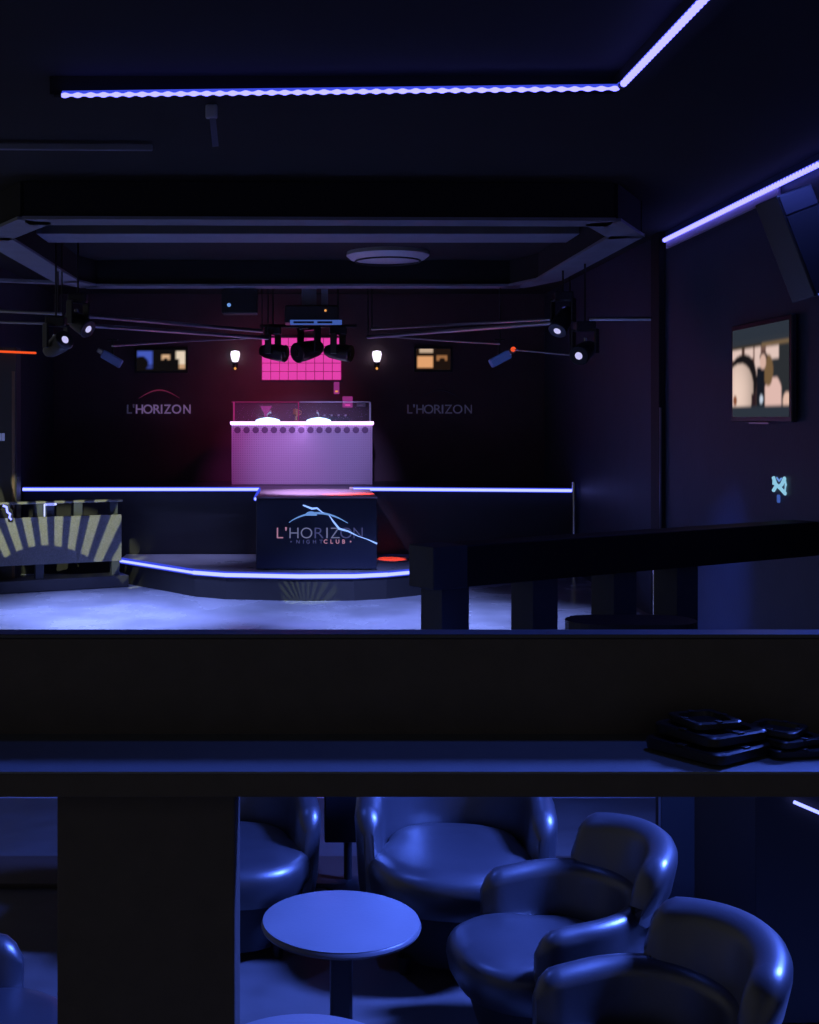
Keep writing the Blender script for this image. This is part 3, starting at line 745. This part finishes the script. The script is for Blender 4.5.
# ------------------------------------------------------------------ lights
def area(name, loc_, size, aim, e, col, sy=None):
    l = bpy.data.lights.new(name, 'AREA'); l.energy = e; l.color = col; l.size = size
    if sy: l.shape = 'RECTANGLE'; l.size_y = sy
    o = bpy.data.objects.new(name, l); COL.objects.link(o); o.location = loc_
    o.rotation_euler = (Vector(aim) - Vector(loc_)).to_track_quat('-Z', 'Y').to_euler(); return o
def spot(name, loc_, aim, e, col, ang, blend=.6, r=.08):
    l = bpy.data.lights.new(name, 'SPOT'); l.energy = e; l.color = col; l.spot_size = math.radians(ang); l.spot_blend = blend; l.shadow_soft_size = r
    o = bpy.data.objects.new(name, l); COL.objects.link(o); o.location = loc_
    o.rotation_euler = (Vector(aim) - Vector(loc_)).to_track_quat('-Z', 'Y').to_euler(); return o
BL = (.08, .165, 1.0)
LV = (.27, .35, 1.0)
# blue lights added out of frame to brighten the lounge and shelf
k_ = area('lounge_key_right', (4.0, 5.1, 4.45), .5, (1.0, 4.7, .5), 1150, BL, 3.0); k_.data.spread = math.radians(84)  # added area light strengthening the wall rope over the chairs
spot('lounge_fill_back', (1.9, 7.2, 4.4), (.8, 5.3, .4), 60, BL, 44, 1, .15)
spot('lounge_fill_left', (-1.2, 6.0, 4.4), (-.1, 4.8, .5), 150, BL, 42, 1, .12)
spot('shelf_fill', (1.5, 3.2, 4.6), (.75, 2.3, 1.83), 62, BL, 60, 1, .1)
area('wall_rope_boost', (4.25, 9.6, 4.5), .15, (WX, 9.6, 3.6), 14, (.10, .16, 1), 1.6)  # added area light boosting the rope's glow on the wall
# dance floor washes
spot('floor_wash_left', (-2.6, 14.0, 4.3), (-2.4, 15.8, 0), 4000, LV, 54, 1)
spot('floor_wash_right', (1.6, 12.3, 4.3), (1.1, 15.7, 0), 3300, LV, 44, 1)
spot('floor_wash_far', (3.4, 13.0, 4.3), (2.9, 15.2, 0), 1300, LV, 36, 1)
spot('low_stage_wash', (-1.2, 19.0, 4.4), (-1.7, 19.3, .3), 420, (.4, .42, 1), 36, 1)  # extra spot added to brighten the low stage top
spot('block_top_wash', (-.5, 17.2, 3.9), (.2, 19.0, 1.35), 1300, (.75, .5, 1), 34, 1)  # extra spot added to light the top of the sign block
area('booth_strip_boost', (bx, 20.96, ZS + 1.0), .03, (bx, 21.12, ZS + .2), 5, (.65, .35, 1), 2.3)  # added area light boosting the strip's glow down the booth front
spot('wall_wash', (2.6, 11.2, 4.3), (WX, 13.6, -.5), 900, BL, 30, 1)  # spot added for the blue glow low on the right wall
spot('booth_magenta', (-1.9, 19.4, 3.9), (-.9, 21.1, 2.1), 200, (1, .12, .80), 48, .9)
spot('booth_violet', (.9, 16.9, 4.15), (.3, 21.1, 1.9), 700, (.45, .36, 1), 34, .8)
spot('back_wall_red', (-.3, 20.9, 3.2), (-.5, YB, 2.9), 34, (1, .05, .25), 120, 1)
spot('red_beam', (-2.6, 17.0, 4.2), (.72, 18.5, 1.36), 9000, (1, .07, .03), 7, .3, .02)
spot('red_beam_low', (1.3, 15.6, 4.25), (1.42, 19.15, .33), 5000, (1, .07, .03), 5.0, .3, .02)
# gobo spots that throw fans of pale rays on the low partition and the low stage
def gobo(*a_, off=.10, inner=.10, k=24):
  gs = spot(*a_)
  l = gs.data; l.use_nodes = True; nt = l.node_tree; em = nt.nodes['Emission']
  tc = nt.nodes.new('ShaderNodeTexCoord'); sx = nt.nodes.new('ShaderNodeSeparateXYZ'); nt.links.new(tc.outputs['Normal'], sx.inputs[0])
  def mth(op, a, b=None):
      n = nt.nodes.new('ShaderNodeMath'); n.operation = op
      for i, v_ in enumerate((a, b)):
          if v_ is None: continue
          if isinstance(v_, (int, float)): n.inputs[i].default_value = v_
          else: nt.links.new(v_, n.inputs[i])
      return n.outputs[0]
  zz = mth('ABSOLUTE', sx.outputs[2]); gx = mth('DIVIDE', sx.outputs[0], zz); gy = mth('DIVIDE', sx.outputs[1], zz)
  gy2 = mth('ADD', gy, off)
  an = mth('ARCTAN2', gx, gy2); stp = mth('GREATER_THAN', mth('SINE', mth('MULTIPLY', an, k)), -.1)
  rad = mth('SQRT', mth('ADD', mth('MULTIPLY', gx, gx), mth('MULTIPLY', gy2, gy2)))
  nt.links.new(mth('MULTIPLY', mth('MULTIPLY', stp, mth('GREATER_THAN', rad, inner)), 1.0), em.inputs[1])
gobo('gobo_rays', (-2.6, 12.8, 3.9), (-3.5, 17.9, .62), 1500, (.85, .9, .46), 23, .2, .01, off=.19, inner=.20, k=42)
gobo('gobo_rays_stage', (-1.6, 13.6, 3.4), (.12, 16.95, .15), 900, (.75, .95, .45), 9, .3, .01, off=.06, inner=.01, k=30)

w = bpy.data.worlds.new('world'); S.world = w; w.use_nodes = True
bg = w.node_tree.nodes['Background']; bg.inputs[0].default_value = (.86, .88, 1.0, 1); bg.inputs[1].default_value = .10

# ------------------------------------------------------------------ camera
cam = bpy.data.cameras.new('camera'); co = bpy.data.objects.new('camera', cam); COL.objects.link(co)
co.location = (0, 0, CZ); co.rotation_euler = (PI/2, 0, 0)
cam.sensor_fit = 'VERTICAL'; cam.sensor_height = 36; cam.sensor_width = 36; cam.lens = F/1024*36
cam.shift_x = (409.5 - VX)/1024; cam.shift_y = -(512 - VY)/1024
cam.clip_start = .05; S.camera = co
vs = S.view_settings; vs.view_transform = 'Standard'; vs.look = 'None'; vs.exposure = 0; vs.gamma = 1; vs.use_curve_mapping = False
